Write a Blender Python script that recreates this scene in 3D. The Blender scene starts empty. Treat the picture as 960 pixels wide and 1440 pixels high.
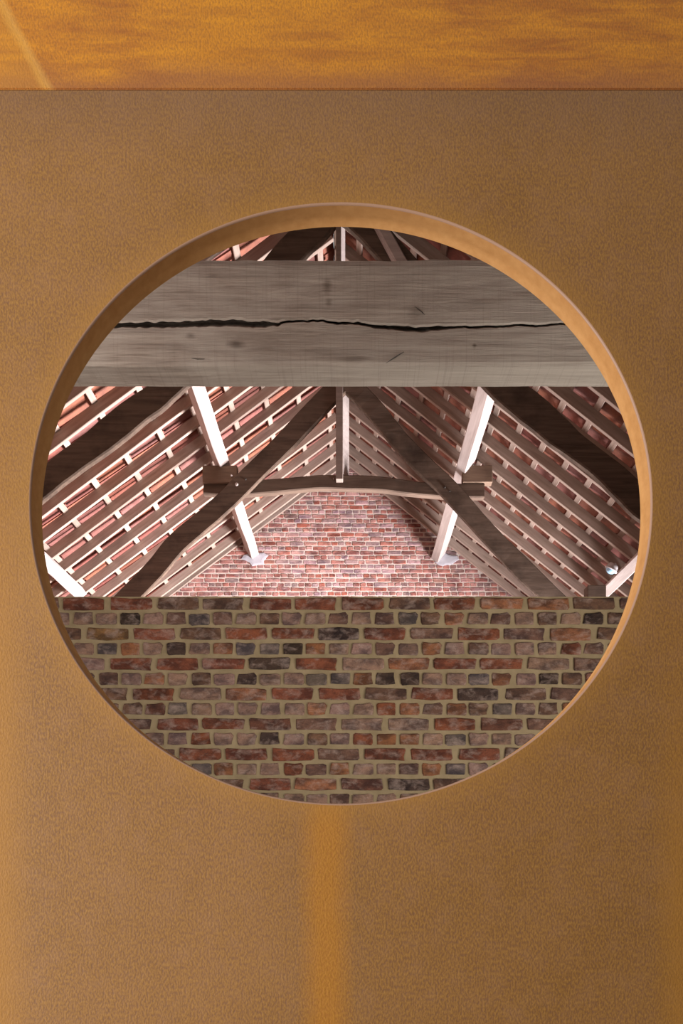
import bpy, bmesh, math, random
from mathutils import Vector, Matrix, noise
R = random.Random(7)
sc = bpy.context.scene
C = sc.collection

# ------------------------------------------------------------------ camera
F = 1080.0                       # focal length in pixels of a 960x1440 frame
VX, VY, H = 497.0, 1185.0, 1.5   # eye level sits low in the frame (rising-front view), eye 1.5 m up
cam_d = bpy.data.cameras.new('camera'); cam = bpy.data.objects.new('camera', cam_d); C.objects.link(cam)
cam_d.sensor_fit = 'VERTICAL'; cam_d.sensor_height = 36; cam_d.sensor_width = 24; cam_d.lens = F/1440*36
cam_d.shift_x = -(VX-480)/1440; cam_d.shift_y = (VY-720)/1440
cam_d.clip_start = 0.05
cam.location = (0, 0, H); cam.rotation_euler = (math.pi/2, 0, 0)
sc.camera = cam
def at(px, py, k):               # point seen at (px, py) standing k*F metres away
    return Vector(((px-VX)*k, F*k, H+(VY-py)*k))

# ------------------------------------------------------------------ world, lights, exposure
w = bpy.data.worlds.new('sky'); sc.world = w; w.use_nodes = True
wn = w.node_tree; wn.nodes.clear()
bg = wn.nodes.new('ShaderNodeBackground'); wo = wn.nodes.new('ShaderNodeOutputWorld')
bg.inputs[0].default_value = (1.0, 0.97, 0.95, 1); bg.inputs[1].default_value = 0.33
wn.links.new(bg.outputs[0], wo.inputs[0])
sc.view_settings.view_transform = 'Standard'; sc.view_settings.look = 'None'
sc.view_settings.exposure = 0.0; sc.view_settings.gamma = 1.0; sc.view_settings.use_curve_mapping = False

def lamp(name, kind, loc, target, energy, color, **kw):
    d = bpy.data.lights.new(name, kind); o = bpy.data.objects.new(name, d); C.objects.link(o)
    d.energy = energy; d.color = color
    for a, v in kw.items(): setattr(d, a, v)
    o.location = loc
    o.rotation_euler = (Vector(target)-Vector(loc)).to_track_quat('-Z', 'Y').to_euler()
    return o
# daylight through the wide opening in the right-hand side wall
lamp('opening_daylight', 'AREA', (4.55, 9.8, 1.7), (-2.5, 9.4, 4.3), 1420, (1.0, 0.93, 0.96),
     shape='RECTANGLE', size=3.2, size_y=1.7, spread=math.radians(105))
lamp('front_fill_light', 'AREA', (2.5, 1.75, 1.3), (0.1, 3.4, 2.6), 34, (1.0, 0.95, 0.88), spread=math.radians(90),  # added fill for the near wall and tie beam; its front opening is invented
     shape='RECTANGLE', size=1.8, size_y=1.9)
# soft low daylight from the left, outside
lamp('left_daylight', 'AREA', (-2.7, -0.3, 1.6), (0.2, 1.2, 1.9), 135, (1.0, 0.95, 0.9), shape='RECTANGLE', size=2.2, size_y=2.2)

# ------------------------------------------------------------------ materials
def newmat(name):
    m = bpy.data.materials.new(name); m.use_nodes = True
    nt = m.node_tree; nt.nodes.clear()
    out = nt.nodes.new('ShaderNodeOutputMaterial'); b = nt.nodes.new('ShaderNodeBsdfPrincipled')
    nt.links.new(b.outputs[0], out.inputs[0])
    return m, nt, b
def N(nt, t, **kw):
    n = nt.nodes.new(t)
    for a, v in kw.items():
        if a.startswith('i_'):
            key = a[2:]; key = int(key) if key.isdigit() else key.replace('_', ' ')
            n.inputs[key].default_value = v
        else: setattr(n, a, v)
    return n
def L(nt, a, b): nt.links.new(a, b)
def coords(nt, scale, kind='Object', rot=(0, 0, 0)):
    if kind == 'World':
        src = nt.nodes.new('ShaderNodeNewGeometry').outputs['Position']
    else:
        src = nt.nodes.new('ShaderNodeTexCoord').outputs[kind]
    mp = N(nt, 'ShaderNodeMapping'); mp.inputs['Scale'].default_value = scale; mp.inputs['Rotation'].default_value = rot
    L(nt, src, mp.inputs[0]); return mp.outputs[0]
def noise_n(nt, vec, scale, detail=4, rough=.55, dist=0):
    n = N(nt, 'ShaderNodeTexNoise'); n.inputs['Scale'].default_value = scale; n.inputs['Detail'].default_value = detail
    n.inputs['Roughness'].default_value = rough; n.inputs['Distortion'].default_value = dist
    L(nt, vec, n.inputs['Vector']); return n.outputs[0]
def ramp(nt, fac, stops):
    r = N(nt, 'ShaderNodeValToRGB'); e = r.color_ramp.elements
    while len(e) < len(stops): e.new(0.5)
    for i, (p, c) in enumerate(stops):
        e[i].position = p; e[i].color = c if len(c) == 4 else (*c, 1)
    L(nt, fac, r.inputs[0]); return r.outputs[0]
def g(v): return (v, v, v)
def mix(nt, fac, a, b, mode='MIX'):
    m = N(nt, 'ShaderNodeMix', data_type='RGBA', blend_type=mode)
    for sock, v in ((m.inputs[0], fac), (m.inputs[6], a), (m.inputs[7], b)):
        if isinstance(v, (int, float)): sock.default_value = v
        elif isinstance(v, tuple): sock.default_value = v if len(v) == 4 else (*v, 1)
        else: L(nt, v, sock)
    return m.outputs[2]
def mth(nt, op, a, b=None, c=None):
    m = N(nt, 'ShaderNodeMath', operation=op)
    for i, v in enumerate((a, b, c)):
        if v is None: continue
        if isinstance(v, (int, float)): m.inputs[i].default_value = v
        else: L(nt, v, m.inputs[i])
    return m.outputs[0]
def bump(nt, b, h, strength=.4, dist=.01):
    n = N(nt, 'ShaderNodeBump'); n.inputs['Strength'].default_value = strength; n.inputs['Distance'].default_value = dist
    L(nt, h, n.inputs['Height']); L(nt, n.outputs[0], b.inputs['Normal'])

def wood(name, dark, light, rot=(0, 0, 0), tint=.25, stain=.35, stain_scale=3.0):
    m, nt, b = newmat(name)
    v = coords(nt, (1, 14, 14), 'Object', rot)
    n1 = noise_n(nt, v, 1.6, 5, .6, .8)
    n2 = noise_n(nt, coords(nt, (1, 1, 1), 'World'), stain_scale, 4, .6)
    oi = N(nt, 'ShaderNodeObjectInfo')
    col = mix(nt, ramp(nt, n1, [(.3, g(0)), (.7, g(1))]), dark, light)
    col = mix(nt, ramp(nt, n2, [(.5, g(0)), (.75, g(stain))]), col, tuple(c*.35 for c in dark))
    f = mth(nt, 'MULTIPLY_ADD', oi.outputs['Random'], tint, 1-tint/2)
    col = mix(nt, 1.0, col, mixgrey(nt, f), 'MULTIPLY')
    L(nt, col, b.inputs['Base Color']); b.inputs['Roughness'].default_value = .85
    b.inputs['Specular IOR Level'].default_value = .2
    bump(nt, b, n1, .35, .006); return m
def mixgrey(nt, f):
    c = N(nt, 'ShaderNodeCombineColor')
    for i in range(3): L(nt, f, c.inputs[i])
    return c.outputs[0]

M = {}
M['pale_wood'] = wood('pale_sawn_softwood', (.25, .188, .148), (.38, .30, .25), tint=.22, stain=.25)
M['purlin_wood'] = wood('pale_purlin_wood', (.37, .315, .285), (.50, .435, .405), tint=.05, stain=.12)
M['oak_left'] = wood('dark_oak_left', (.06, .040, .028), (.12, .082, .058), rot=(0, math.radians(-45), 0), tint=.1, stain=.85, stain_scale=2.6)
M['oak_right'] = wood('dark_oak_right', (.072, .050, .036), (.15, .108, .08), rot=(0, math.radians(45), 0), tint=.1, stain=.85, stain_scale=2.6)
M['oak_flat'] = wood('dark_oak_flat', (.075, .050, .036), (.135, .094, .068), tint=.15, stain=.5)
M['oak_light'] = wood('lighter_oak', (.13, .085, .06), (.21, .145, .10), tint=.1, stain=.3)
M['post_wood'] = wood('grey_post_wood', (.20, .155, .13), (.28, .225, .19), rot=(0, math.pi/2, 0), tint=.1, stain=.2)

def brick_mat(name, island, k=1.0, bloom=(.34, .25, .21), amt=.55, nscale=26):
    m, nt, b = newmat(name)
    wv = coords(nt, (1, 1, 1.6), 'World')
    if island:
        rnd = nt.nodes.new('ShaderNodeNewGeometry').outputs['Random Per Island']
        base = ramp(nt, rnd, island); nt.nodes[-1]
    else:
        base = N(nt, 'ShaderNodeObjectInfo').outputs['Color']
    n1 = noise_n(nt, wv, nscale, 5, .65, .6); n2 = noise_n(nt, wv, nscale*.7, 4, .6, .4)
    n3 = noise_n(nt, wv, nscale*5, 3, .6); n4 = noise_n(nt, wv, nscale*.45, 3, .55)
    base = mix(nt, 1.0, base, mix(nt, ramp(nt, n4, [(.38, g(0)), (.60, g(1))]), (.55, .52, .55), (1.3, 1.2, 1.1)), 'MULTIPLY')
    col = mix(nt, ramp(nt, n2, [(.48, g(0)), (.72, g(amt))]), base, bloom)
    col = mix(nt, ramp(nt, n1, [(.30, g(.55)), (.46, g(0))]), col, (.055, .03, .022))
    col = mix(nt, .35, col, mixgrey(nt, ramp(nt, n3, [(.25, g(.3)), (.75, g(1.5))])), 'MULTIPLY')
    L(nt, col, b.inputs['Base Color']); b.inputs['Roughness'].default_value = .9; b.inputs['Specular IOR Level'].default_value = .2
    bump(nt, b, mth(nt, 'ADD', n1, mth(nt, 'MULTIPLY', n3, .5)), .6, .008); return m
M['near_brick'] = brick_mat('near_brick', None)
near_stops = [(.0, (.17, .055, .032)), (.25, (.20, .075, .05)), (.45, (.15, .085, .06)), (.6, (.25, .15, .12)), (.8, (.22, .09, .05)), (.95, (.05, .04, .038))]
M['near_brick_far'] = brick_mat('near_brick_rest', near_stops)
M['gable_brick'] = brick_mat('gable_brick', None, bloom=(.46, .34, .34), amt=.6, nscale=10)
gable_stops = [(.0, (.30, .12, .10)), (.3, (.38, .18, .16)), (.6, (.42, .24, .23)), (.8, (.30, .15, .12)), (.95, (.25, .2, .2))]
M['gable_brick_far'] = brick_mat('gable_brick_rest', gable_stops, bloom=(.46, .34, .34), amt=.6, nscale=10)

def plain(name, c1, c2, scale=8, rough=.9, bs=.3, bd=.005, world=True, detail=5):
    m, nt, b = newmat(name)
    n1 = noise_n(nt, coords(nt, (1, 1, 1), 'World' if world else 'Object'), scale, detail, .6)
    L(nt, mix(nt, ramp(nt, n1, [(.3, g(0)), (.7, g(1))]), c1, c2), b.inputs['Base Color'])
    b.inputs['Roughness'].default_value = rough; b.inputs['Specular IOR Level'].default_value = .25
    bump(nt, b, n1, bs, bd); return m
M['near_mortar'] = plain('sandy_mortar', (.20, .15, .082), (.27, .205, .118), 14)
M['gable_mortar'] = plain('lime_mortar', (.54, .47, .41), (.68, .61, .55), 6)
M['lime_patch'] = plain('lime_patch', (.42, .42, .46), (.52, .52, .56), 10)
M['concrete'] = plain('ground_gravel', (.22, .19, .16), (.32, .28, .24), 5)
M['earth'] = plain('dark_earth_floor', (.10, .075, .06), (.15, .115, .09), 5)
M['steel'] = plain('light_steel', (.45, .43, .43), (.52, .50, .5), 10, .45, .1)
M['dark'] = plain('dark_iron', (.03, .025, .02), (.05, .04, .03), 10, .6, .1)
M['tile'] = None
def tile_mat():
    m, nt, b = newmat('clay_roof_tile')
    oi = N(nt, 'ShaderNodeObjectInfo'); isl = nt.nodes.new('ShaderNodeNewGeometry').outputs['Random Per Island']
    r = mth(nt, 'FRACT', mth(nt, 'ADD', oi.outputs['Random'], isl))
    base = ramp(nt, r, [(0, (.25, .085, .048)), (.35, (.29, .10, .052)), (.6, (.23, .066, .05)), (.8, (.25, .105, .09)), (1, (.17, .052, .034))])
    n1 = noise_n(nt, coords(nt, (1, 1, 1), 'World'), 9, 5, .6)
    col = mix(nt, ramp(nt, n1, [(.35, g(.6)), (.6, g(0))]), base, (.10, .035, .025))
    L(nt, col, b.inputs['Base Color']); b.inputs['Roughness'].default_value = .8; bump(nt, b, n1, .3, .005)
    return m
M['tile'] = tile_mat()
mm, nt, b = newmat('clear_lens'); b.inputs['Base Color'].default_value = (.30, .52, .72, 1); b.inputs['Roughness'].default_value = .15
M['lens'] = mm

# weathering steel, world metres: px -> x = (px-VX)*KP, py -> z = H+(VY-py)*KP
KP = .0011
def corten(name, top):
    m, nt, b = newmat(name)
    pos = nt.nodes.new('ShaderNodeNewGeometry').outputs['Position']
    sx = N(nt, 'ShaderNodeSeparateXYZ'); L(nt, pos, sx.inputs[0]); X, Z = sx.outputs[0], sx.outputs[2]
    wv = coords(nt, (1, 1, 1), 'World')
    fine = noise_n(nt, coords(nt, (1, 1, .6), 'World'), 340, 1, .5)
    med = noise_n(nt, wv, 26, 4, .6); big = noise_n(nt, coords(nt, (1, 1, .8), 'World'), 2.6, 4, .55, .4)
    if not top:
        col = mix(nt, ramp(nt, big, [(.35, g(0)), (.68, g(1))]), (.265, .122, .030), (.33, .16, .054))
        col = mix(nt, ramp(nt, fine, [(.40, g(0)), (.75, g(.55))]), col, (.50, .26, .06))
        col = mix(nt, ramp(nt, fine, [(.25, g(.45)), (.5, g(0))]), col, (.19, .10, .07))
        col = mix(nt, ramp(nt, med, [(.45, g(0)), (.8, g(.35))]), col, (.38, .20, .10))
        # rust run below the opening
        cx = (458-VX)*KP
        wob = mth(nt, 'MULTIPLY_ADD', noise_n(nt, coords(nt, (1, 1, 1), 'World'), 7, 3, .5), .02, -.01)
        d = mth(nt, 'ABSOLUTE', mth(nt, 'ADD', mth(nt, 'SUBTRACT', X, cx), wob))
        f = ramp(nt, mth(nt, 'DIVIDE', d, .06), [(.18, g(1)), (.75, g(0))])
        zt = H+(VY-1118)*KP
        below = ramp(nt, mth(nt, 'MULTIPLY', mth(nt, 'SUBTRACT', zt, Z), 20), [(0, g(0)), (.4, g(.9))])
        f2 = mix(nt, 1, f, below, 'MULTIPLY')
        col = mix(nt, mix(nt, 1, f2, (.8, .8, .8), 'MULTIPLY'), col, mix(nt, fine, (.42, .15, .012), (.60, .27, .03)))
        # orange runs at the plate's side margins and a brighter edge round the opening
        for xe, ww, z1 in ((960, .05, 1000), (-5, .06, 1500)):
            de = mth(nt, 'ABSOLUTE', mth(nt, 'SUBTRACT', X, (xe-VX)*KP))
            fe = ramp(nt, mth(nt, 'DIVIDE', de, ww), [(.2, g(.6)), (1, g(0))])
            zm = ramp(nt, mth(nt, 'MULTIPLY', mth(nt, 'SUBTRACT', H+(VY-(800 if xe > 0 else 450))*KP, Z), 2), [(0, g(0)), (1, g(1))])
            fe = mix(nt, 1.0, fe, zm, 'MULTIPLY')
            col = mix(nt, fe, col, (.44, .20, .03))
        ex = mth(nt, 'DIVIDE', mth(nt, 'SUBTRACT', X, (479-VX)*KP), 436*KP)
        ez = mth(nt, 'DIVIDE', mth(nt, 'SUBTRACT', Z, H+(VY-708.5)*KP), 421.5*KP)
        rr = mth(nt, 'SQRT', mth(nt, 'ADD', mth(nt, 'MULTIPLY', ex, ex), mth(nt, 'MULTIPLY', ez, ez)))
        rr = mth(nt, 'ADD', rr, mth(nt, 'MULTIPLY_ADD', med, .02, -.01))
        fr = ramp(nt, mth(nt, 'MULTIPLY', mth(nt, 'SUBTRACT', rr, 1.0), 10), [(0, g(.55)), (.35, g(.28)), (.9, g(0))])
        col = mix(nt, fr, col, (.44, .215, .045))
        # faint scratches: thin hanging line at upper right
        dl = mth(nt, 'ABSOLUTE', mth(nt, 'SUBTRACT', X, (830-VX)*KP))
        fl = mth(nt, 'MULTIPLY', mth(nt, 'LESS_THAN', dl, .0009), mth(nt, 'GREATER_THAN', Z, H+(VY-260)*KP))
        col = mix(nt, mth(nt, 'MULTIPLY', fl, .45), col, (.33, .14, .03))
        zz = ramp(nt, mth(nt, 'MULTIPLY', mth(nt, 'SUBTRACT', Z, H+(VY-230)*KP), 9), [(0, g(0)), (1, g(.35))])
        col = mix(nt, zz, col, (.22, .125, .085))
    else:
        st = noise_n(nt, coords(nt, (.35, 1, 2.2), 'World'), 22, 6, .68, .3)
        col = mix(nt, ramp(nt, st, [(.36, g(0)), (.62, g(1))]), (.46, .155, .03), (.76, .30, .028))
        col = mix(nt, ramp(nt, big, [(.45, g(0)), (.7, g(.5))]), col, (.86, .36, .025))
        col = mix(nt, ramp(nt, fine, [(.25, g(.6)), (.62, g(0))]), col, (.33, .14, .04))
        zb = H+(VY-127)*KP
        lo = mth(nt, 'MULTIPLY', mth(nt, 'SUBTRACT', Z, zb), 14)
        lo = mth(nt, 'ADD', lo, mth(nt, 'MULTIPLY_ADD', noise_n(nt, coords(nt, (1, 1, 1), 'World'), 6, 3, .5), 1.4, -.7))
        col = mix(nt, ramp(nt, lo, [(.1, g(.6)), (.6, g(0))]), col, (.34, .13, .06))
        # pale diagonal rub mark at the left: from (0,0) to (70,127)
        t = mth(nt, 'SUBTRACT', X, mth(nt, 'MULTIPLY_ADD', mth(nt, 'SUBTRACT', Z, zb), -.55, (68-VX)*KP))
        t = mth(nt, 'ADD', t, mth(nt, 'MULTIPLY_ADD', med, .012, -.006))
        fe = ramp(nt, mth(nt, 'ABSOLUTE', mth(nt, 'MULTIPLY', t, 60)), [(.2, g(.55)), (.8, g(0))])
        col = mix(nt, fe, col, (.82, .44, .10))
        left = mth(nt, 'LESS_THAN', t, 0.0)
        col = mix(nt, mth(nt, 'MULTIPLY', left, .3), col, (.72, .33, .04))
    L(nt, col, b.inputs['Base Color'])
    b.inputs['Roughness'].default_value = .62; b.inputs['Specular IOR Level'].default_value = .35
    bump(nt, b, mth(nt, 'ADD', fine, mth(nt, 'MULTIPLY', med, .6)), .28, .0018)
    return m
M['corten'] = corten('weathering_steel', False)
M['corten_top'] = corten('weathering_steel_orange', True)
def rim_mat():
    m, nt, b = newmat('weathering_steel_rim')
    n1 = noise_n(nt, coords(nt, (1, 1, 1), 'World'), 60, 4, .6)
    L(nt, mix(nt, ramp(nt, n1, [(.3, g(0)), (.7, g(1))]), (.56, .275, .095), (.66, .345, .13)), b.inputs['Base Color'])
    b.inputs['Roughness'].default_value = .7; b.inputs['Specular IOR Level'].default_value = .15; bump(nt, b, n1, .2, .001); return m
M['rim'] = rim_mat()
def edge_mat():
    m, nt, b = newmat('steel_edge_highlight')
    b.inputs['Base Color'].default_value = (.46, .27, .18, 1); b.inputs['Roughness'].default_value = .5; return m  # pinkish highlight along the rounded edge, put into the base colour
M['edge'] = edge_mat()

def tie_mat():
    m, nt, b = newmat('weathered_tie_beam_wood')
    pos = nt.nodes.new('ShaderNodeNewGeometry').outputs['Position']
    sx = N(nt, 'ShaderNodeSeparateXYZ'); L(nt, pos, sx.inputs[0]); X, Z = sx.outputs[0], sx.outputs[2]
    grain = noise_n(nt, coords(nt, (1, 20, 16), 'World'), 2.0, 8, .7, 1.1)
    grain2 = noise_n(nt, coords(nt, (2, 40, 60), 'World'), 2.2, 5, .7, .8)
    blot = noise_n(nt, coords(nt, (1, 1, 1.8), 'World'), 2.2, 5, .6, .8)
    col = mix(nt, ramp(nt, grain, [(.3, g(0)), (.68, g(1))]), (.22, .168, .138), (.46, .375, .31))
    col = mix(nt, ramp(nt, grain2, [(.34, g(.6)), (.5, g(0))]), col, (.13, .092, .07))
    col = mix(nt, ramp(nt, blot, [(.40, g(0)), (.62, g(.75))]), col, mix(nt, grain, (.33, .275, .23), (.60, .52, .45)))
    # greyer towards the right-hand end; brighter light there is painted in as paler colour
    rt = ramp(nt, mth(nt, 'MULTIPLY_ADD', X, .8, .35), [(0, g(0)), (1, g(.6))])
    col = mix(nt, rt, col, mix(nt, grain, (.28, .245, .205), (.62, .56, .49)))
    # saw marks
    saw = noise_n(nt, coords(nt, (60, 1, 1.2), 'World'), 3.0, 2, .5)
    col = mix(nt, ramp(nt, saw, [(.3, g(.18)), (.45, g(0))]), col, (.15, .115, .09))
    k = .00215
    for px, py, rx, rz, amt in ((460, 402, 8, 14, .6), (332, 484, 16, 8, .7), (268, 472, 9, 6, .5), (585, 440, 16, 10, .35), (462, 425, 6, 8, .5),
                                (667, 486, 4, 4, .8), (500, 505, 30, 6, .45), (300, 388, 10, 3, .3)):
        x0 = (px-VX)*k; z0 = H+(VY-py)*k
        dx = mth(nt, 'DIVIDE', mth(nt, 'SUBTRACT', X, x0), rx*k); dz = mth(nt, 'DIVIDE', mth(nt, 'SUBTRACT', Z, z0), rz*k)
        rr = mth(nt, 'SQRT', mth(nt, 'ADD', mth(nt, 'MULTIPLY', dx, dx), mth(nt, 'MULTIPLY', dz, dz)))
        rr = mth(nt, 'ADD', rr, mth(nt, 'MULTIPLY_ADD', grain2, 1.6, -.8))
        col = mix(nt, ramp(nt, rr, [(.2, g(amt)), (1, g(0))]), col, (.075, .05, .035))
    L(nt, col, b.inputs['Base Color']); b.inputs['Roughness'].default_value = .88; b.inputs['Specular IOR Level'].default_value = .2
    bump(nt, b, mth(nt, 'ADD', grain, mth(nt, 'MULTIPLY', grain2, .6)), .55, .006)
    return m
M['tie'] = tie_mat()
def side_brick():
    m, nt, b = newmat('side_wall_brickwork')
    tc = nt.nodes.new('ShaderNodeNewGeometry').outputs['Position']
    s = N(nt, 'ShaderNodeSeparateXYZ'); L(nt, tc, s.inputs[0]); c = N(nt, 'ShaderNodeCombineXYZ')
    L(nt, s.outputs[1], c.inputs[0]); L(nt, s.outputs[2], c.inputs[1])
    bt = N(nt, 'ShaderNodeTexBrick'); L(nt, c.outputs[0], bt.inputs[0])
    bt.inputs['Color1'].default_value = (.34, .15, .12, 1); bt.inputs['Color2'].default_value = (.25, .11, .08, 1); bt.inputs['Mortar'].default_value = (.4, .34, .28, 1)
    bt.inputs['Scale'].default_value = 1; bt.inputs['Brick Width'].default_value = .23; bt.inputs['Row Height'].default_value = .075; bt.inputs['Mortar Size'].default_value = .008
    L(nt, bt.outputs[0], b.inputs['Base Color']); b.inputs['Roughness'].default_value = .9; return m
M['side'] = side_brick()

# ------------------------------------------------------------------ builders
LOC = {}
def root(name, loc, label=None, cat=None, group=None, kind=None):
    o = bpy.data.objects.new(name, None); C.objects.link(o); o.location = loc; o.empty_display_size = .2
    LOC[o.name] = Vector(loc)
    if label: o['label'] = label
    if cat: o['category'] = cat
    if group: o['group'] = group
    if kind: o['kind'] = kind
    return o
def link(name, me, mat=None, parent=None, Mw=None, label=None, kind=None):
    o = bpy.data.objects.new(name, me); C.objects.link(o)
    if mat and not me.materials: me.materials.append(mat)
    Mw = Mw or Matrix.Identity(4)
    if parent:
        o.parent = parent; Mw = Matrix.Translation(-LOC[parent.name]) @ Mw
    o.matrix_local = Mw
    LOC[o.name] = (LOC[parent.name] if parent else Vector()) + o.matrix_local.translation
    if label: o['label'] = label
    if kind: o['kind'] = kind
    return o
def mesh(name, vs, fs):
    me = bpy.data.meshes.new(name); me.from_pydata([tuple(v) for v in vs], [], fs); me.update(); return me
BOXF = [(0, 3, 2, 1), (4, 5, 6, 7), (0, 1, 5, 4), (1, 2, 6, 5), (2, 3, 7, 6), (3, 0, 4, 7)]
def box_vs(x0, x1, y0, y1, z0, z1):
    return [(x0, y0, z0), (x1, y0, z0), (x1, y1, z0), (x0, y1, z0), (x0, y0, z1), (x1, y0, z1), (x1, y1, z1), (x0, y1, z1)]
def boxes(lst):
    vs, fs = [], []
    for bx in lst:
        n = len(vs); vs += box_vs(*bx); fs += [tuple(i+n for i in f) for f in BOXF]
    return vs, fs
def member_mesh(name, length, wy, hz, segs=6, wob=.002, seed=0, bev=.004):
    """a sawn timber along +X, width wy in Y, height hz in Z, slightly uneven, corners eased"""
    rr = random.Random(seed); vs, fs = [], []
    prof = [(-wy/2+bev, -hz/2), (wy/2-bev, -hz/2), (wy/2, -hz/2+bev), (wy/2, hz/2-bev), (wy/2-bev, hz/2), (-wy/2+bev, hz/2), (-wy/2, hz/2-bev), (-wy/2, -hz/2+bev)]
    for i in range(segs+1):
        dy, dz = rr.uniform(-wob, wob), rr.uniform(-wob, wob)
        for (y, z) in prof: vs.append((length*i/segs, y+dy+rr.uniform(-wob, wob)*.3, z+dz+rr.uniform(-wob, wob)*.3))
    for i in range(segs):
        for j in range(8):
            a = i*8+j; b_ = i*8+(j+1) % 8; fs.append((a, a+8, b_+8, b_))
    fs.append(tuple(range(8))); fs.append(tuple(segs*8+j for j in range(7, -1, -1)))
    return mesh(name, vs, fs)
def frame(o, xd, zd):
    x = Vector(xd).normalized(); z = Vector(zd); z = (z-x*z.dot(x)).normalized(); y = z.cross(x)
    m = Matrix.Identity(4)
    for i in range(3): m[i][0], m[i][1], m[i][2], m[i][3] = x[i], y[i], z[i], o[i]
    return m
def sweep_xz(name, pts, th, y0, y1, mat, parent, wob=.012, seed=3, label=None, taper=None):
    """naturally curved timber: centre line pts (world x,z), thickness th in the plane, between depths y0 and y1"""
    rr = random.Random(seed)
    P = []
    for i in range(len(pts)-1):                      # Catmull-Rom resample
        p0 = pts[max(i-1, 0)]; p1 = pts[i]; p2 = pts[i+1]; p3 = pts[min(i+2, len(pts)-1)]
        for s in range(6):
            t = s/6
            P.append(tuple(.5*((2*p1[c])+(-p0[c]+p2[c])*t+(2*p0[c]-5*p1[c]+4*p2[c]-p3[c])*t*t+(-p0[c]+3*p1[c]-3*p2[c]+p3[c])*t**3) for c in (0, 1)))
    P.append(pts[-1]); n = len(P); vs, fs = [], []
    org = LOC[parent.name]; arc = 0.0
    for i, (x, z) in enumerate(P):
        a = P[max(i-1, 0)]; b_ = P[min(i+1, n-1)]; d = Vector((b_[0]-a[0], b_[1]-a[1])).normalized(); nx, nz = -d.y, d.x
        if i: arc += math.hypot(x-P[i-1][0], z-P[i-1][1])
        t1 = th/2+wob*(noise.noise(Vector((arc*1.3, seed, 0)))*1.6+.25*noise.noise(Vector((arc*6, seed, 0)))); t2 = th/2+wob*(noise.noise(Vector((arc*1.3, seed+9, 5)))*1.6+.25*noise.noise(Vector((arc*6, seed+4, 5))))
        if taper: f = taper[0]+(taper[1]-taper[0])*i/(n-1); t1 *= f; t2 *= f
        c = .012
        prof = [(t1-c, y0), (t1, y0+c), (t1, y1-c), (t1-c, y1), (-t2+c, y1), (-t2, y1-c), (-t2, y0+c), (-t2+c, y0)]
        for (s, y) in prof:
            vs.append((x+nx*s-org.x, y-org.y+.004*noise.noise(Vector((x*5, s*9, z*5))), z+nz*s-org.z))
    for i in range(n-1):
        for j in range(8):
            a = i*8+j; b_ = i*8+(j+1) % 8; fs.append((a, b_, b_+8, a+8))
    fs.append(tuple(range(7, -1, -1))); fs.append(tuple((n-1)*8+j for j in range(8)))
    me = mesh(name, vs, fs)
    bm = bmesh.new(); bm.from_mesh(me); bmesh.ops.recalc_face_normals(bm, faces=bm.faces); bm.to_mesh(me); bm.free()
    o = bpy.data.objects.new(name, me); C.objects.link(o); me.materials.append(mat); o.parent = parent
    LOC[o.name] = org
    if label: o['label'] = label
    return o

# ------------------------------------------------------------------ bricks
def brick_mesh(name, wx, hz, dp, seed, cut=0.0):
    """brick centred in x and z, face at y=0, running back to y=dp; ragged outline and eased face edge"""
    rr = random.Random(seed); a, h = wx/2, hz/2; c = hz*.13
    base = [(-a+c, -h), (0, -h), (a-c, -h), (a, -h+c), (a, h-c), (a-c, h), (0, h), (-a+c, h), (-a, h-c), (-a, -h+c)]
    j = hz*.075
    ol = [(x+rr.uniform(-j, j), z+rr.uniform(-j, j)) for x, z in base]
    if cut:                                          # a chipped corner
        q = rr.choice((3, 4, 8, 9)); x, z = ol[q]; ol[q] = (x*(1-cut), z*.75)
    n = len(ol); e = hz*.07
    vs = [(x, dp, z) for x, z in ol]+[(x, e*.8, z) for x, z in ol]
    vs += [(x-math.copysign(min(e, abs(x)), x), rr.uniform(-.03, .03)*hz, z-math.copysign(e, z)) for x, z in ol]
    fs = []
    for i in range(n):
        k = (i+1) % n; fs.append((i, k, k+n, i+n)); fs.append((i+n, k+n, k+2*n, i+2*n))
    fs.append(tuple(range(2*n, 3*n))); fs.append(tuple(range(n-1, -1, -1)))
    me = mesh(name, vs, fs); bm = bmesh.new(); bm.from_mesh(me); bmesh.ops.recalc_face_normals(bm, faces=bm.faces); bm.to_mesh(me); bm.free()
    return me
def merge(name, items, mat, parent):
    """many bricks or tiles, too many to list singly, as one part"""
    vs, fs = [], []; org = LOC[parent.name]
    for me, mtx in items:
        n = len(vs)
        vs += [tuple(mtx @ v.co - org) for v in me.vertices]; fs += [tuple(i+n for i in p.vertices) for p in me.polygons]
    return link(name, mesh(name, vs, fs), mat, parent, Matrix.Translation(org), kind='stuff')
SMOOTH = []

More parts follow.
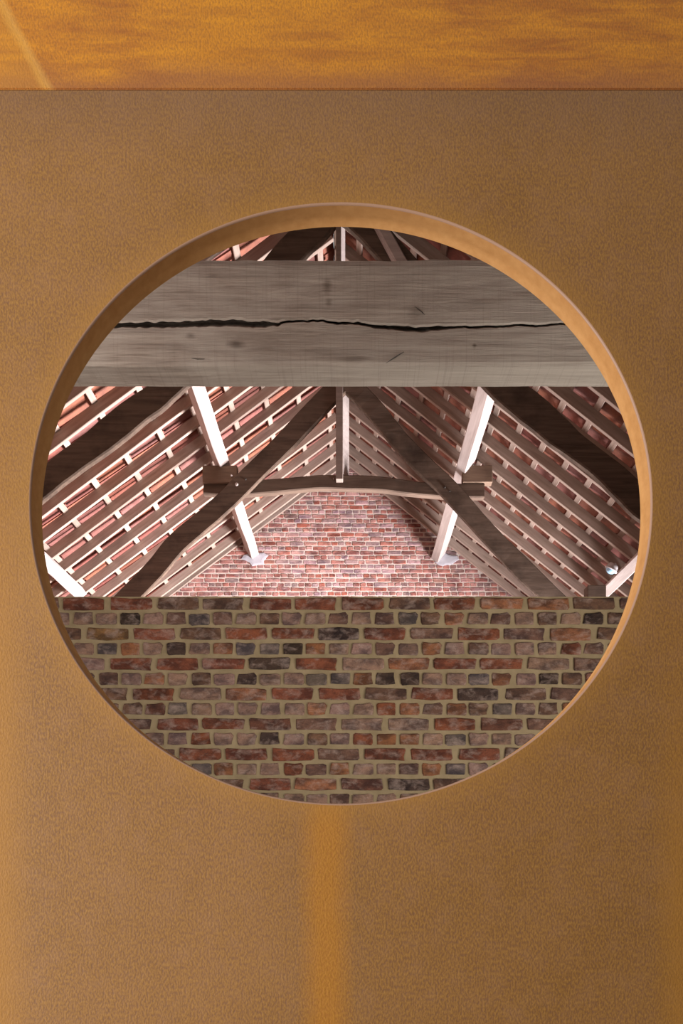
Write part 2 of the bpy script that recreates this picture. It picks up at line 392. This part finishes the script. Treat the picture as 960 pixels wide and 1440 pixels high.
BC = {'r': (.165, .056, .031), 'n': (.125, .070, .050), 'p': (.22, .14, .112), 'o': (.22, .095, .048), 'd': (.05, .032, .026), 'g': (.11, .088, .08), 't': (.19, .105, .045), 'k': (.115, .05, .036)}
K1 = .003544; Y1 = K1*F
rows = [ # kind, first left edge in the photograph, colours
 ('S', 24.5, 'nrrnnrrrnroonn'), ('H', 71.5, 'pppdpngnpnppnpngnopnpnpdnpn'), ('S', 57, 'ntrnrrdrnrnon'),
 ('H', 72, 'npgopdpoggdoppnpopnppprnn'), ('S', 24.5, 'nprrrdrporrpn'), ('H', 106, 'nnpopnpdppggoddppgopdn'),
 ('S', 57, 'nnrporrnrdnnn'), ('H', 139, 'nnkgpppppoppronongpnoo'), ('S', 89.5, 'nnrrknpprkn'), ('H', 171, 'npprppdpnproopgpppgn'),
 ('S', 122, 'nnrrrnrrrn'), ('H', 236, 'ngopprnoppnogpnp'), ('S', 219, 'nnrokdnn'), ('H', 236, 'ppppnppnppnpp')]
wall = root('wall_near', (0, Y1, 0), kind='structure')
LEN, HEA, HT = .206, .095, .0575
SM = [brick_mesh('brick_stretcher', LEN, HT, .11, s, .06 if s % 3 == 0 else 0) for s in range(8)]
HM = [brick_mesh('brick_header', HEA, HT, .11, s+50, .12 if s % 3 == 0 else 0) for s in range(8)]
for me in SM+HM: me.materials.append(M['near_brick'])
rest = []; parts = 0
xl, xr = -4.55, 4.55
for r_ in range(36):
    zc = H+(VY-(849.2+21.16*r_))*K1
    if zc < .04: break
    if r_ < len(rows): kind, s0, cols = rows[r_]
    else: kind, s0, cols = ('S' if r_ % 2 == 0 else 'H'), (24.5 if r_ % 4 == 0 else 57 if r_ % 4 == 2 else 72), ''
    pitch = 65.15 if kind == 'S' else 32.56; wpx = LEN if kind == 'S' else HEA
    n0 = int((xl/K1+VX-s0)/pitch); n1 = int((xr/K1+VX-s0)/pitch)
    for n in range(n0, n1+1):
        lx = (s0+n*pitch-VX)*K1; xc = lx+wpx/2
        if xc-wpx/2 < xl or xc+wpx/2 > xr: continue
        me = R.choice(SM if kind == 'S' else HM)
        mtx = Matrix.Translation((xc+R.uniform(-.003, .003), Y1-.006+R.uniform(-.003, .002), zc+R.uniform(-.0015, .0015))) @ Matrix.Rotation(R.uniform(-.008, .008), 4, 'Y')
        pxc = xc/K1+VX
        vis = r_ < 14 and ((pxc-480)/450)**2+((849+21*r_-715)/435)**2 < 1.06
        if vis and parts < 295:
            parts += 1
            o = link('brick', me, None, wall, mtx)
            c = BC[cols[n]] if 0 <= n < len(cols) else BC[R.choice('rnpno')]
            j = R.uniform(.85, 1.15); j *= .8; o.color = (c[0]*j, c[1]*j, c[2]*j*R.uniform(.9, 1.1), 1)
        else: rest.append((me, mtx))
o = merge('brick_field', rest, M['near_brick_far'], wall)
ztop = H+(VY-838)*K1
vs, fs = boxes([(xl, xr, Y1, Y1+.215, 0, ztop-.004)])
link('mortar', mesh('mortar', vs, fs), M['near_mortar'], wall)

# ------------------------------------------------------------------ roof geometry constants
XR, ZR = -.185, H+6.06        # ridge line, height of the rafters' undersides
SL, SR = .75, .79             # rise per metre of run, left and right slope
YA, YB = 1.2, 12.75
KG = .01154; YG = KG*F
def under(x): return ZR-(SL*(XR-x) if x < XR else SR*(x-XR))
EAVE = {-1: -4.85, 1: 4.85}
TIL = {}
for sd, sl, nm, k0, dk, bx0, bdx in ((-1, SL, 'ceiling_left', .00827, .00038, -2.965, .375), (1, SR, 'ceiling_right', .00801, .000365, 2.10, .256)):
    cr = root(nm, (0, YA, H), kind='structure')
    ang = math.atan(sl); xe = EAVE[sd]; cs = math.cos(ang)
    length = abs(xe-XR)/cs
    d = Vector((sd*cs, 0, -math.sin(ang))); up = Vector((sd*math.sin(ang), 0, cs))
    dep = .122; wid = .046
    meshes = [member_mesh('rafter', length, wid, dep, 10, .003, s+sd*20+40) for s in range(4)]
    for me in meshes: me.materials.append(M['pale_wood'])
    for n in range(-13, 10):
        y = min((k0+dk*n)*F+wid/2, YG-.04)
        o0 = Vector((XR+sd*.016, y, under(XR)))+up*dep/2
        link('rafter', meshes[n % 4], None, cr, frame(o0, d, up))
    # battens
    bw, bh = .068, .028
    bm_ = [member_mesh('batten', YB-YA, bw, bh, 26, .0025, s+7) for s in range(3)]
    for me in bm_: me.materials.append(M['pale_wood'])
    n = 0; xs = []
    x = bx0
    while abs(x-bdx*sd*1-XR) > 0 and (x-XR)*sd > .12: x -= bdx*sd
    x += bdx*sd
    while (xe-x)*sd > 0: xs.append(x); x += bdx*sd
    top = dep/cs
    for i, x in enumerate(xs):
        p = Vector((x, YA, under(x)+top))+up*(bh/2+.001)
        link('batten', bm_[i % 3], None, cr, frame(p, (0, 1, 0), up))
    # tiles: head hooked on its batten, tail lapping the tile below
    gauge = bdx/cs; tw = .30; tl = gauge+.075
    def tile_mesh(seed):
        rr = random.Random(seed); vs, fs = [], []
        m_ = 9; lift = .026
        for side in (0, 1):
            for e in (0, 1):
                for i in range(m_):
                    u = i/(m_-1); yy = (u-.5)*(tw+.02)
                    zz = .016*math.sin(u*math.pi*2-.6)+.004*math.cos(u*9)
                    vs.append((-.03+e*tl, yy, zz+.022+e*lift+side*.013+rr.uniform(-.001, .001)))
        q = m_
        for i in range(q-1):
            fs.append((i, i+1, q+i+1, q+i)); fs.append((2*q+i, 3*q+i, 3*q+i+1, 2*q+i+1))
            fs.append((i, 2*q+i, 2*q+i+1, i+1)); fs.append((q+i, q+i+1, 3*q+i+1, 3*q+i))
        fs.append((0, q, 3*q, 2*q)); fs.append((q-1, 3*q-1, 4*q-1, 2*q-1))
        n = len(vs)                                   # hanging nib behind the batten
        vs += box_vs(-.052, -.034, -.02, .02, -.012, .03); fs += [tuple(a+n for a in f) for f in BOXF]
        me = mesh('roof_tile', vs, fs); bm = bmesh.new(); bm.from_mesh(me); bmesh.ops.recalc_face_normals(bm, faces=bm.faces); bm.to_mesh(me); bm.free()
        me.materials.append(M['tile']); return me
    tms = [tile_mesh(s) for s in range(3)]
    cand = []
    for i, x in enumerate([xs[0]-bdx*sd]+xs):
        if i == 0: x = XR+sd*.03
        ncol = int((YB-YA)/tw)
        for c in range(ncol):
            y = YA+(c+.5)*tw
            p = Vector((x, y, under(x)+top))+up*(bh+.004)
            if i == 0: p -= d*.02
            mtx = frame(p+Vector((0, R.uniform(-.004, .004), 0)), d, up) @ Matrix.Rotation(R.uniform(-.006, .006), 4, 'Z') @ Matrix.Rotation(R.uniform(-.004, .004), 4, 'X')
            k = y/F; px = VX+x/k; py = VY-(p.z-H)/k
            vis = ((px-480)/430)**2+((py-722)/412)**2 < 1.0 and (py < 366 or 540 < py < 850)
            cand.append((0 if vis else 1, y, R.choice(tms), mtx))
    cand.sort(key=lambda t: (t[0], t[1]))
    for i, (v, y, me, mtx) in enumerate(cand):
        if i < 295 and v == 0: link('roof_tile', me, None, cr, mtx)
    merge('roof_tile_field', [(me, mtx) for i, (v, y, me, mtx) in enumerate(cand) if not (i < 295 and v == 0)], M['tile'], cr)
    if sd < 0:
        link('ridge_board', member_mesh('ridge_board', YB-YA, .028, .2, 20, .002, 5), M['oak_flat'], cr, frame(Vector((XR, YA, ZR+.14)), (0, 1, 0), (0, 0, 1)))

# ------------------------------------------------------------------ far gable wall
gw = root('wall_back', (0, YG, 0), kind='structure')
GC = .0739; gl, ghd, ght = .208, .095, .0535
GS = [brick_mesh('brick_stretcher_back', gl, ght, .1, s+90) for s in range(5)]
GH = [brick_mesh('brick_header_back', ghd, ght, .1, s+120) for s in range(5)]
for me in GS+GH: me.materials.append(M['gable_brick'])
zs = H+(VY-872/6-690+0)*KG    # a course centre
items = []
row = -12
while True:
    zc = H+(VY-835.3)*KG+GC*row; row += 1
    if zc > ZR+.3: break
    st = (row % 2 == 0); x = -4.7+R.uniform(-.03, .03)+(.06 if row % 4 < 2 else 0)
    while x < 4.7:
        use = st if R.random() > .07 else not st
        wl = gl if use else ghd
        xc = x+wl/2
        zlim = under(xc)+.20
        if zc+ght/2 < zlim:
            px = VX+xc/KG; py = VY-(zc-H)/KG
            vis = py < 842 and zc < under(xc)+.04 and 280 < px < 700
            items.append((0 if vis else 1, abs(zc-(H+(VY-770)*KG))*.6+abs(xc+.1)*.5, use, xc, zc))
        x += wl+.0165
items.sort()
grest = []; cnt = 0
gcols = [(.42, .18, .15), (.34, .12, .09), (.46, .26, .235), (.50, .32, .31), (.44, .30, .33), (.40, .19, .16), (.33, .24, .25)]
for v, _, use, xc, zc in items:
    me = R.choice(GS if use else GH)
    mtx = Matrix.Translation((xc, YG-.006+R.uniform(-.004, .003), zc+R.uniform(-.003, .003))) @ Matrix.Rotation(R.uniform(-.012, .012), 4, 'Y')
    if v == 0 and cnt < 298:
        cnt += 1; o = link('brick', me, None, gw, mtx); c = R.choice(gcols); o.color = (*c, 1)
    else: grest.append((me, mtx))
merge('brick_field', grest, M['gable_brick_far'], gw)
pv = [(-4.7, 0), (4.7, 0), (4.7, under(4.7)+.20), (XR, ZR+.20), (-4.7, under(-4.7)+.20)]
vs = [(x, YG, z) for x, z in pv]+[(x, YG+.22, z) for x, z in pv]
fs = [(0, 1, 2, 3, 4), (9, 8, 7, 6, 5)]+[(i, i+5, (i+1) % 5+5, (i+1) % 5) for i in range(5)]
link('mortar', mesh('mortar', vs, fs), M['gable_mortar'], gw)
def blob(px, py, rx, rz, seed):
    rr = random.Random(seed); n = 14; c = at(px, py, KG); vs = []
    rad = [1+rr.uniform(-.25, .25) for _ in range(n)]
    for dy, s in ((0.01, 1.05), (-.016, 1), (-.02, .75)):
        for i in range(n):
            a = 2*math.pi*i/n; vs.append((c.x+math.cos(a)*rx*KG*rad[i]*s, YG+dy, c.z+math.sin(a)*rz*KG*rad[i]*s))
    fs = [tuple(range(2*n, 3*n))]
    for q in (0, 1):
        for i in range(n): k = (i+1) % n; fs.append((q*n+i, q*n+k, (q+1)*n+k, (q+1)*n+i))
    me = mesh('mortar_patch', vs, fs); bm = bmesh.new(); bm.from_mesh(me); bmesh.ops.recalc_face_normals(bm, faces=bm.faces); bm.to_mesh(me); bm.free()
    link('mortar_patch', me, M['lime_patch'], gw, label='grey lime patch round a purlin end')
blob(359, 786, 17, 9, 1); blob(626, 787, 15, 9, 2)

# ------------------------------------------------------------------ purlins (run the length of the barn)
def purlin(x, zoff, y0, y1, wd, hd, label, seed, tilt=None):
    sd = -1 if x < 0 else 1; sl = SL if sd < 0 else SR; a = math.atan(sl)
    up = Vector((sd*math.sin(a), 0, math.cos(a)))
    p = Vector((x, y0, under(x)))-up*(hd/2+.002+zoff)
    r0 = root('purlin', p, label, 'beam', 'pale purlins carrying the rafters')
    me = member_mesh('timber', y1-y0, wd, hd, 16, .006, seed, .008)
    link('timber', me, M['purlin_wood'], r0, frame(p, (0, 1, 0), up))
    return r0
K_1 = .00875; YT1 = K_1*F; K_2 = .0066; YT2 = K_2*F
purlin(-1.76, .11, 3.0, YG-.01, .14, .19, 'pale squared purlin under the left roof slope running into the brick gable', 1)
purlin(1.46, .03, 3.0, YG-.01, .14, .21, 'pale squared purlin under the right roof slope running into the brick gable', 2)
p3 = purlin(-3.72, 0, 3.0, 10.36, .15, .12, 'short white purlin end low on the left slope just above the brown brick wall', 3)
p4 = purlin(3.31, 0, 3.0, 10.36, .13, .12, 'pale purlin end low on the right slope beside the small lamp', 4)

# ------------------------------------------------------------------ trusses
def pts(lst, k): return [((px-VX)*k, H+(VY-py)*k) for px, py in lst]
t1 = root('roof_truss', (0, YT1, under(-4.4)), 'dark oak truss in front of the brick gable with arched collar and centre post', 'roof truss')
sweep_xz('principal_rafter', pts([(-27, 1057), (60, 968), (120, 905), (186, 838), (222, 800), (250, 767), (292, 730), (334, 691), (394, 632), (430, 594), (462, 560), (482, 540)], K_1), .25, YT1-.075, YT1+.0, M['oak_left'], t1, .012, 3)
sweep_xz('principal_rafter', pts([(1020, 1085), (900, 965), (830, 895), (771, 838), (729, 797), (690, 757), (654, 717), (626, 687), (599, 662), (562, 623), (527, 580), (499, 551), (486, 536)], K_1), .235, YT1-.075, YT1+.0, M['oak_right'], t1, .012, 5)
sweep_xz('collar', pts([(286, 684), (330, 686), (400, 681), (450, 677), (480, 677), (530, 679), (580, 684), (640, 689), (681, 690)], K_1), .168, YT1+.002, YT1+.11, M['oak_flat'], t1, .012, 8)
def block(x0, y0, x1, y1, ya, yb, mat, par, label=None, k=K_1, name='cleat', skew=0):
    a = at(x0, y0, k); b_ = at(x1, y1, k); o = LOC[par.name]
    vs = box_vs(a.x-o.x, b_.x-o.x, ya-o.y, yb-o.y, b_.z-o.z, a.z-o.z)
    vs = [(v[0], v[1], v[2]-skew*(v[0]-(a.x-o.x))) for v in vs]
    me = mesh(name, vs, BOXF); bm = bmesh.new(); bm.from_mesh(me); bmesh.ops.bevel(bm, geom=bm.edges[:], offset=.006, segments=1, affect='EDGES'); bmesh.ops.recalc_face_normals(bm, faces=bm.faces); bm.to_mesh(me); bm.free()
    ob = link(name, me, mat, par, Matrix.Translation(o), label)
    return ob
block(285.5, 656.5, 334, 681, YT1-.04, YT1+.10, M['oak_light'], t1, 'brown wedge block under the left purlin')
block(650, 655.5, 692, 679, YT1-.02, YT1+.10, M['oak_light'], t1, 'lighter wedge block under the right purlin')
# centre post: thin front board lapping the collar, splayed post behind it
def king(par, k, y, top_py, bot_py, cb, xs, lit):
    a = at(xs[0], top_py, k); b_ = at(xs[1], bot_py, k); o = LOC[par.name]
    zt = ZR+.12
    vs = box_vs(a.x-o.x, b_.x-o.x, -.10, -.002, b_.z-o.z, zt-o.z)
    me = mesh('front_board', vs, BOXF); bm = bmesh.new(); bm.from_mesh(me); bmesh.ops.bevel(bm, geom=bm.edges[:], offset=.004, segments=1, affect='EDGES'); bm.to_mesh(me); bm.free()
    ob = link('front_board', me, M['post_wood'], par, Matrix.Translation(Vector((0, y, 0))+Vector((o.x, 0, o.z))))
    zc = at(0, cb, k).z; x2 = at(xs[2], 0, k).x
    pr = [(a.x, 0), (b_.x, 0), (x2, .10), (x2-.01, .14), (a.x, .14)]
    vs = [(x-o.x, yy, zc-o.z) for x, yy in pr]+[(x-o.x, yy, zt-o.z) for x, yy in pr]
    fs = [tuple(range(5)), (9, 8, 7, 6, 5)]+[(i, i+5, (i+1) % 5+5, (i+1) % 5) for i in range(5)]
    me = mesh('king_post', vs, fs); bm = bmesh.new(); bm.from_mesh(me); bmesh.ops.recalc_face_normals(bm, faces=bm.faces); bm.to_mesh(me); bm.free()
    link('king_post', me, M['purlin_wood'], par, Matrix.Translation(Vector((o.x, y, o.z))))
king(t1, K_1, YT1, 545, 679, 667, (472.3, 482.2, 490.5), True)
def peg(px, py, k, y, par, r=.016, mat='purlin_wood', name='peg'):
    c = at(px, py, k); n = 8; o = LOC[par.name]; vs = []
    for yy, s in ((0, 1), (-.018, 1), (-.024, .6)):
        for i in range(n):
            a = 2*math.pi*i/n; vs.append((math.cos(a)*r*s, yy, math.sin(a)*r*s))
    fs = [tuple(range(2*n, 3*n))]
    for q in (0, 1):
        for i in range(n): j = (i+1) % n; fs.append((q*n+i, q*n+j, (q+1)*n+j, (q+1)*n+i))
    link(name, mesh(name, vs, fs), M[mat], par, Matrix.Translation((c.x, y, c.z)), 'pale round peg end' if mat != 'dark' else None)
peg(334, 685.5, K_1, YT1-.072, t1, .02); peg(326.5, 672.5, K_1, YT1-.06, t1, .012)
peg(346.5, 678.5, K_1, YT1-.072, t1, .012, 'dark', 'bolt'); peg(476.5, 667, K_1, YT1-.042, t1, .008, 'dark', 'bolt')
peg(469, 673.5, K_1, YT1+.005, t1, .008)
peg(624, 689.5, K_1, YT1-.072, t1, .014, 'dark', 'bolt'); peg(631, 695, K_1, YT1-.072, t1, .010, 'dark', 'bolt')
# stub blocks carrying the low purlins
block(824, 825, 850, 846, YT1-.06, YT1+.1, M['oak_flat'], t1, 'short dark block under the low right purlin', name='stub_block')

t2 = root('roof_truss', (0, YT2, under(-4.4)), 'nearer dark oak truss whose curved legs sweep past the left and right rims', 'roof truss')
sweep_xz('principal_rafter', pts([(-150, 856), (-80, 800), (-10, 742), (40, 702), (84, 668), (137, 628), (187, 589), (233, 553), (300, 488), (360, 418), (420, 350), (452, 318), (470, 302)], K_2), .255, YT2-.075, YT2+.0, M['oak_left'], t2, .03, 13)
sweep_xz('principal_rafter', pts([(1143, 912), (1040, 830), (960, 762), (901, 712), (850, 667), (800, 627), (755, 589), (706, 549), (640, 475), (575, 392), (530, 340), (500, 312), (480, 298)], K_2), .262, YT2-.075, YT2+.0, M['oak_right'], t2, .03, 15)
sweep_xz('brace', pts([(517, 300), (530, 325), (543, 350), (566, 392)], K_2), .11, YT2-.17, YT2-.08, M['purlin_wood'], t2, .008, 17, label='paler short brace on the right leg')
sweep_xz('collar', pts([(214, 492), (300, 492), (400, 486), (480, 482), (560, 486), (660, 492), (745, 494)], K_2), .185, YT2, YT2+.14, M['oak_flat'], t2, .012, 18)
king(t2, K_2, YT2, 300, 490, 474, (472.5, 479.8, 485), False)

# ------------------------------------------------------------------ tie beam across the opening
KB = .00215; YBm = KB*F
tb = root('tie_beam', (0, YBm, H+(VY-514)*KB), 'huge weathered grey-brown tie beam with a long dark split, spanning above the brick wall', 'beam')
nx, nz = 420, 44
x0, x1 = -4.6, 4.6; za, zb = H+(VY-514)*KB, H+(VY-365.5)*KB; dpt = .107
crack = [(-700, 462), (100, 456), (165, 456), (240, 455), (300, 453), (360, 454), (392, 455), (402, 451), (450, 450), (520, 456), (560, 460), (600, 461.5), (640, 459), (700, 457.5), (800, 455), (1200, 452), (1700, 452)]
crw = [(-700, 5), (100, 3), (165, 3.4), (240, 4.5), (300, 4.6), (370, 4), (392, 2), (402, 1.5), (450, 1.5), (520, 2.0), (560, 3.6), (610, 3.2), (640, 1.6), (700, 1.6), (800, 1.3), (1200, 1.0), (1700, 1)]
def interp(t, x):
    for i in range(len(t)-1):
        if t[i][0] <= x <= t[i+1][0]:
            u = (x-t[i][0])/(t[i+1][0]-t[i][0]); return t[i][1]+(t[i+1][1]-t[i][1])*u
    return t[-1][1]
xsl = [x0+(x1-x0)*i/60 for i in range(61) if not -1.15 < x0+(x1-x0)*i/60 < 1.15]
xsl = sorted(xsl+[-1.15+2.3*i/520 for i in range(521)])
vs, fs = [], []
for x in xsl:
    px = VX+x/KB; cpy = interp(crack, px)+2.2*noise.noise(Vector((px*.035, 0, 3)))+1.1*noise.noise(Vector((px*.14, 4, 3))); cw = interp(crw, px)*(1+.5*noise.noise(Vector((px*.09, 1, 0))))
    zc = H+(VY-cpy)*KB; hw = cw*KB
    lv = []
    for j in range(10): lv.append((za+(zc-hw-.004-za)*j/10, 0))
    lv += [(zc-hw-.004, 0), (zc-hw*.95, .004), (zc-hw*.7+.05, .075), (zc+.058, .088), (zc+hw*.7+.05, .075), (zc+hw*.9, .004), (zc+hw+.004, 0)]
    for j in range(1, 11): lv.append((zc+hw+.004+(zb-(zc+hw+.004))*j/10, 0))
    edge = .003*noise.noise(Vector((x*6, 3, 3)))+.0018*noise.noise(Vector((x*23, 3, 8)))
    for j, (z, dy) in enumerate(lv):
        bulge = .0035*noise.noise(Vector((x*3, z*14, 1)))+.0018*noise.noise(Vector((x*9, z*40, 2)))
        c = .004 if j in (0, len(lv)-1) else 0
        zz = z+(edge if j == len(lv)-1 else 0)
        vs.append((x, dy+bulge+c, zz-za))
    # top back, bottom back
    vs.append((x, dpt, zb-za)); vs.append((x, dpt, .0015*noise.noise(Vector((x*8, 9, 9)))))
m_ = 29
for i in range(len(xsl)-1):
    for j in range(m_):
        a = i*m_+j; b_ = i*m_+(j+1) % m_; fs.append((a, a+m_, b_+m_, b_))
assert len(vs) == m_*len(xsl), (len(vs), len(xsl))
fs.append(tuple(range(m_))); fs.append(tuple((len(xsl)-1)*m_+j for j in range(m_-1, -1, -1)))
me = mesh('beam_timber', vs, fs); bm = bmesh.new(); bm.from_mesh(me); bmesh.ops.recalc_face_normals(bm, faces=bm.faces); bm.to_mesh(me); bm.free()
link('beam_timber', me, M['tie'], tb, Matrix.Translation((0, YBm, za)))
# short drying splits
def split(ptl, wdt):
    vs = []; n = len(ptl)
    for i, (px, py) in enumerate(ptl):
        p = at(px, py, KB); t = wdt*KB*math.sin(math.pi*(i+.15)/(n-.7)); vs += [(p.x, -.0015, p.z-za+t), (p.x, -.003, p.z-za), (p.x, -.0015, p.z-za-t)]
    fs = []
    for i in range(n-1):
        for j in (0, 1): fs.append((i*3+j, i*3+j+1, (i+1)*3+j+1, (i+1)*3+j))
    link('drying_split', mesh('drying_split', vs, fs), M['dark'], tb, Matrix.Translation((0, YBm-.002, za)), 'short dark split')
split([(542, 512), (548, 508), (556, 503), (562, 499), (568, 496)], 1.0)
split([(583, 432), (588, 436), (594, 441), (597, 444)], .9)
split([(270, 505), (278, 506), (288, 506)], .6)

# ------------------------------------------------------------------ small lamp on the low right purlin
lp = at(860, 799, .0085)
lroot = root('spotlight', lp, 'small pale round spotlight clamped under the low right purlin near the rim', 'lamp')
def lathe(name, prof, axis, mat, par, label=None, n=20):
    vs, fs = [], []; q = Vector(axis).to_track_quat('Z', 'Y').to_matrix()
    for r, z in prof:
        for i in range(n):
            a = 2*math.pi*i/n; vs.append(q @ Vector((r*math.cos(a), r*math.sin(a), z)))
    for i in range(len(prof)-1):
        for j in range(n):
            k = (j+1) % n; fs.append((i*n+j, i*n+k, (i+1)*n+k, (i+1)*n+j))
    fs.append(tuple(range(n))); fs.append(tuple((len(prof)-1)*n+j for j in range(n-1, -1, -1)))
    me = mesh(name, vs, fs); bm = bmesh.new(); bm.from_mesh(me); bmesh.ops.recalc_face_normals(bm, faces=bm.faces); bm.to_mesh(me); bm.free()
    for p in me.polygons: p.use_smooth = True
    return link(name, me, mat, par, Matrix.Translation(LOC[par.name]), label)
ax = (-.5, .22, -.8)
lathe('lamp_housing', [(.02, -.05), (.056, -.045), (.066, -.02), (.072, .01), (.082, .014), (.082, .024), (.072, .026)], ax, M['steel'], lroot)
lathe('lens', [(.058, .022), (.058, .03), (.048, .05), (.030, .062), (.009, .066)], ax, M['lens'], lroot, 'pale blue lens')
lathe('bracket', [(.012, .0), (.012, .07)], (.62, 0, .785), M['steel'], lroot)

# ------------------------------------------------------------------ weathering-steel panel with the round opening
YP = KP*F
ztopP = H+(VY-126.5)*KP
pr = root('steel_panel', (0, YP, 0), 'large brown weathering-steel panel with a big round opening and an orange rust run', 'panel')
cx, cz = (479-VX)*KP, H+(VY-708.5)*KP; ra, rb = 436*KP, 421.5*KP
TH = .0438; NS = 192; bv = .0028
xa, xb = -1.25, 1.25
def rect_pt(a):
    c, s = math.cos(a), math.sin(a)
    t = min(((xb-cx) if c > 0 else (cx-xa))/max(abs(c), 1e-9), ((ztopP-.001-cz) if s > 0 else (cz-.02))/max(abs(s), 1e-9))
    return cx+c*t, cz+s*t
angs = [2*math.pi*i/NS for i in range(NS)]
for q in ((xa, ztopP-.001), (xb, ztopP-.001), (xa, .02), (xb, .02)): # pull nearest spokes to the corners
    a = math.atan2(q[1]-cz, q[0]-cx) % (2*math.pi); i = min(range(NS), key=lambda i: abs(angs[i]-a)); angs[i] = a
def ell(a, off=0): 
    return cx+(ra+off)*math.cos(a), cz+(rb+off)*math.sin(a)
def ell_dir(a, off=0):           # ellipse point in direction a (so spokes stay straight)
    r = 1/math.sqrt((math.cos(a)/(ra+off))**2+(math.sin(a)/(rb+off))**2); return cx+r*math.cos(a), cz+r*math.sin(a)
def shell(rings, close=False):
    vs, fs = [], []
    for rg in rings: vs += rg
    for i in range(len(rings)-(0 if close else 1)):
        k = (i+1) % len(rings)
        for j in range(NS):
            n = (j+1) % NS; fs.append((i*NS+j, i*NS+n, k*NS+n, k*NS+j))
    return vs, fs
front_in = [(*ell_dir(a, bv), 0) for a in angs]
rects = [rect_pt(a) for a in angs]
def r3(l, y): return [(p[0], y, p[1]) for p in l]
e0 = [ell_dir(a, bv) for a in angs]; mids = [tuple(e0[i][c]*.6+rects[i][c]*.4 for c in (0, 1)) for i in range(NS)]
vs, fs = shell([r3(e0, TH), r3(rects, TH), r3(rects, 0), r3(mids, 0), r3(e0, 0)])
me = mesh('face_plate', vs, fs); bm = bmesh.new(); bm.from_mesh(me); bmesh.ops.recalc_face_normals(bm, faces=bm.faces); bm.to_mesh(me); bm.free()
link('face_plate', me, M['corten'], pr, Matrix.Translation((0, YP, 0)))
ed = []
for s in range(5):
    t = s/4*math.pi/2
    ed.append(r3([ell_dir(a, bv-bv*math.sin(t)) for a in angs], bv-bv*math.cos(t)))
vs, fs = shell(ed); me = mesh('opening_edge', vs, fs)
for p in me.polygons: p.use_smooth = True
link('opening_edge', me, M['edge'], pr, Matrix.Translation((0, YP, 0)), 'pinkish edge with its highlight in the colour')
vs, fs = shell([r3([ell_dir(a, 0) for a in angs], bv), r3([ell_dir(a, 0) for a in angs], TH*.5), r3([ell_dir(a, 0) for a in angs], TH), r3(e0, TH)])
me = mesh('opening_rim', vs, fs)
for p in me.polygons: p.use_smooth = True
link('opening_rim', me, M['rim'], pr, Matrix.Translation((0, YP, 0)), 'smooth orange inner rim')
for n_ in ('opening_edge', 'opening_rim'):
    me = bpy.data.objects[n_].data; bm = bmesh.new(); bm.from_mesh(me); bmesh.ops.recalc_face_normals(bm, faces=bm.faces)
    for f in bm.faces:           # face the axis of the opening
        c = f.calc_center_median()
        if (Vector((cx, f.calc_center_median().y-.02, cz))-c).dot(f.normal) < 0: f.normal_flip()
    bm.to_mesh(me); bm.free()

hp = root('steel_lintel', (0, YP, ztopP), 'bright orange rusted steel lintel plate above the brown panel', 'lintel')
vs = box_vs(-1.25, 1.25, 0, .06, .0018, .42)
me = mesh('lintel_plate', vs, BOXF); bm = bmesh.new(); bm.from_mesh(me); bmesh.ops.bevel(bm, geom=bm.edges[:], offset=.0012, segments=2, affect='EDGES'); bm.to_mesh(me); bm.free()
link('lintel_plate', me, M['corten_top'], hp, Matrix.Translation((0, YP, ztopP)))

# ------------------------------------------------------------------ ground and side walls
vs, fs = boxes([(-30, 30, -20, 1.18, -.1, 0)]); o = link('ground', mesh('ground', vs, fs), M['concrete']); o['kind'] = 'structure'
vs, fs = boxes([(-6, 6, 1.18, 14, -.1, 0)]); o = link('floor', mesh('floor', vs, fs), M['earth']); o['kind'] = 'structure'
# front wall the panel is set into, and its gable
YF = YP+.002
pv = [(-4.82, 3.27), (4.82, 3.27), (4.82, under(4.82)+.19), (XR, ZR+.19), (-4.82, under(-4.82)+.19)]
vs, fs = boxes([(-4.82, -3.3, YF, YF+.22, 0, 3.27), (3.6, 4.82, YF, YF+.22, 0, 3.27), (-3.3, 3.6, YP+.065, YF+.22, 3.0, 3.27),
                (-3.3, -1.252, YF, YF+.22, 0, .3), (1.252, 3.6, YF, YF+.22, 0, .3)])
n = len(vs); vs += [(x, YF, z) for x, z in pv]+[(x, YF+.22, z) for x, z in pv]
fs += [(n, n+1, n+2, n+3, n+4), (n+9, n+8, n+7, n+6, n+5)]+[(n+i, n+i+5, n+(i+1) % 5+5, n+(i+1) % 5) for i in range(5)]
o = link('wall_front', mesh('wall_front', vs, fs), M['side']); o['kind'] = 'structure'
vs, fs = boxes([(1.75, 1.97, -2.6, YF-.01, 0, 3.4)]); o = link('wall_light_block_right', mesh('wall_light_block_right', vs, fs), M['earth']); o['kind'] = 'structure'  # unseen wall added to block sky light from the right, darkening panel and rim
zl, zr = under(-4.7)+.02, under(4.7)+.02
vs, fs = boxes([(-4.82, -4.6, YF+.22, YG, 0, zl)]); o = link('wall_left', mesh('wall_left', vs, fs), M['side']); o['kind'] = 'structure'
vs, fs = boxes([(4.6, 4.82, 2.9, 6.2, 0, zr), (4.6, 4.82, 11.6, YG, 0, zr), (4.6, 4.82, 6.2, 11.6, 2.75, zr), (4.6, 4.82, 6.2, 11.6, 0, .8), (4.6, 4.82, YF+.22, 2.9, 2.4, zr)])
o = link('wall_right', mesh('wall_right', vs, fs), M['side']); o['kind'] = 'structure'
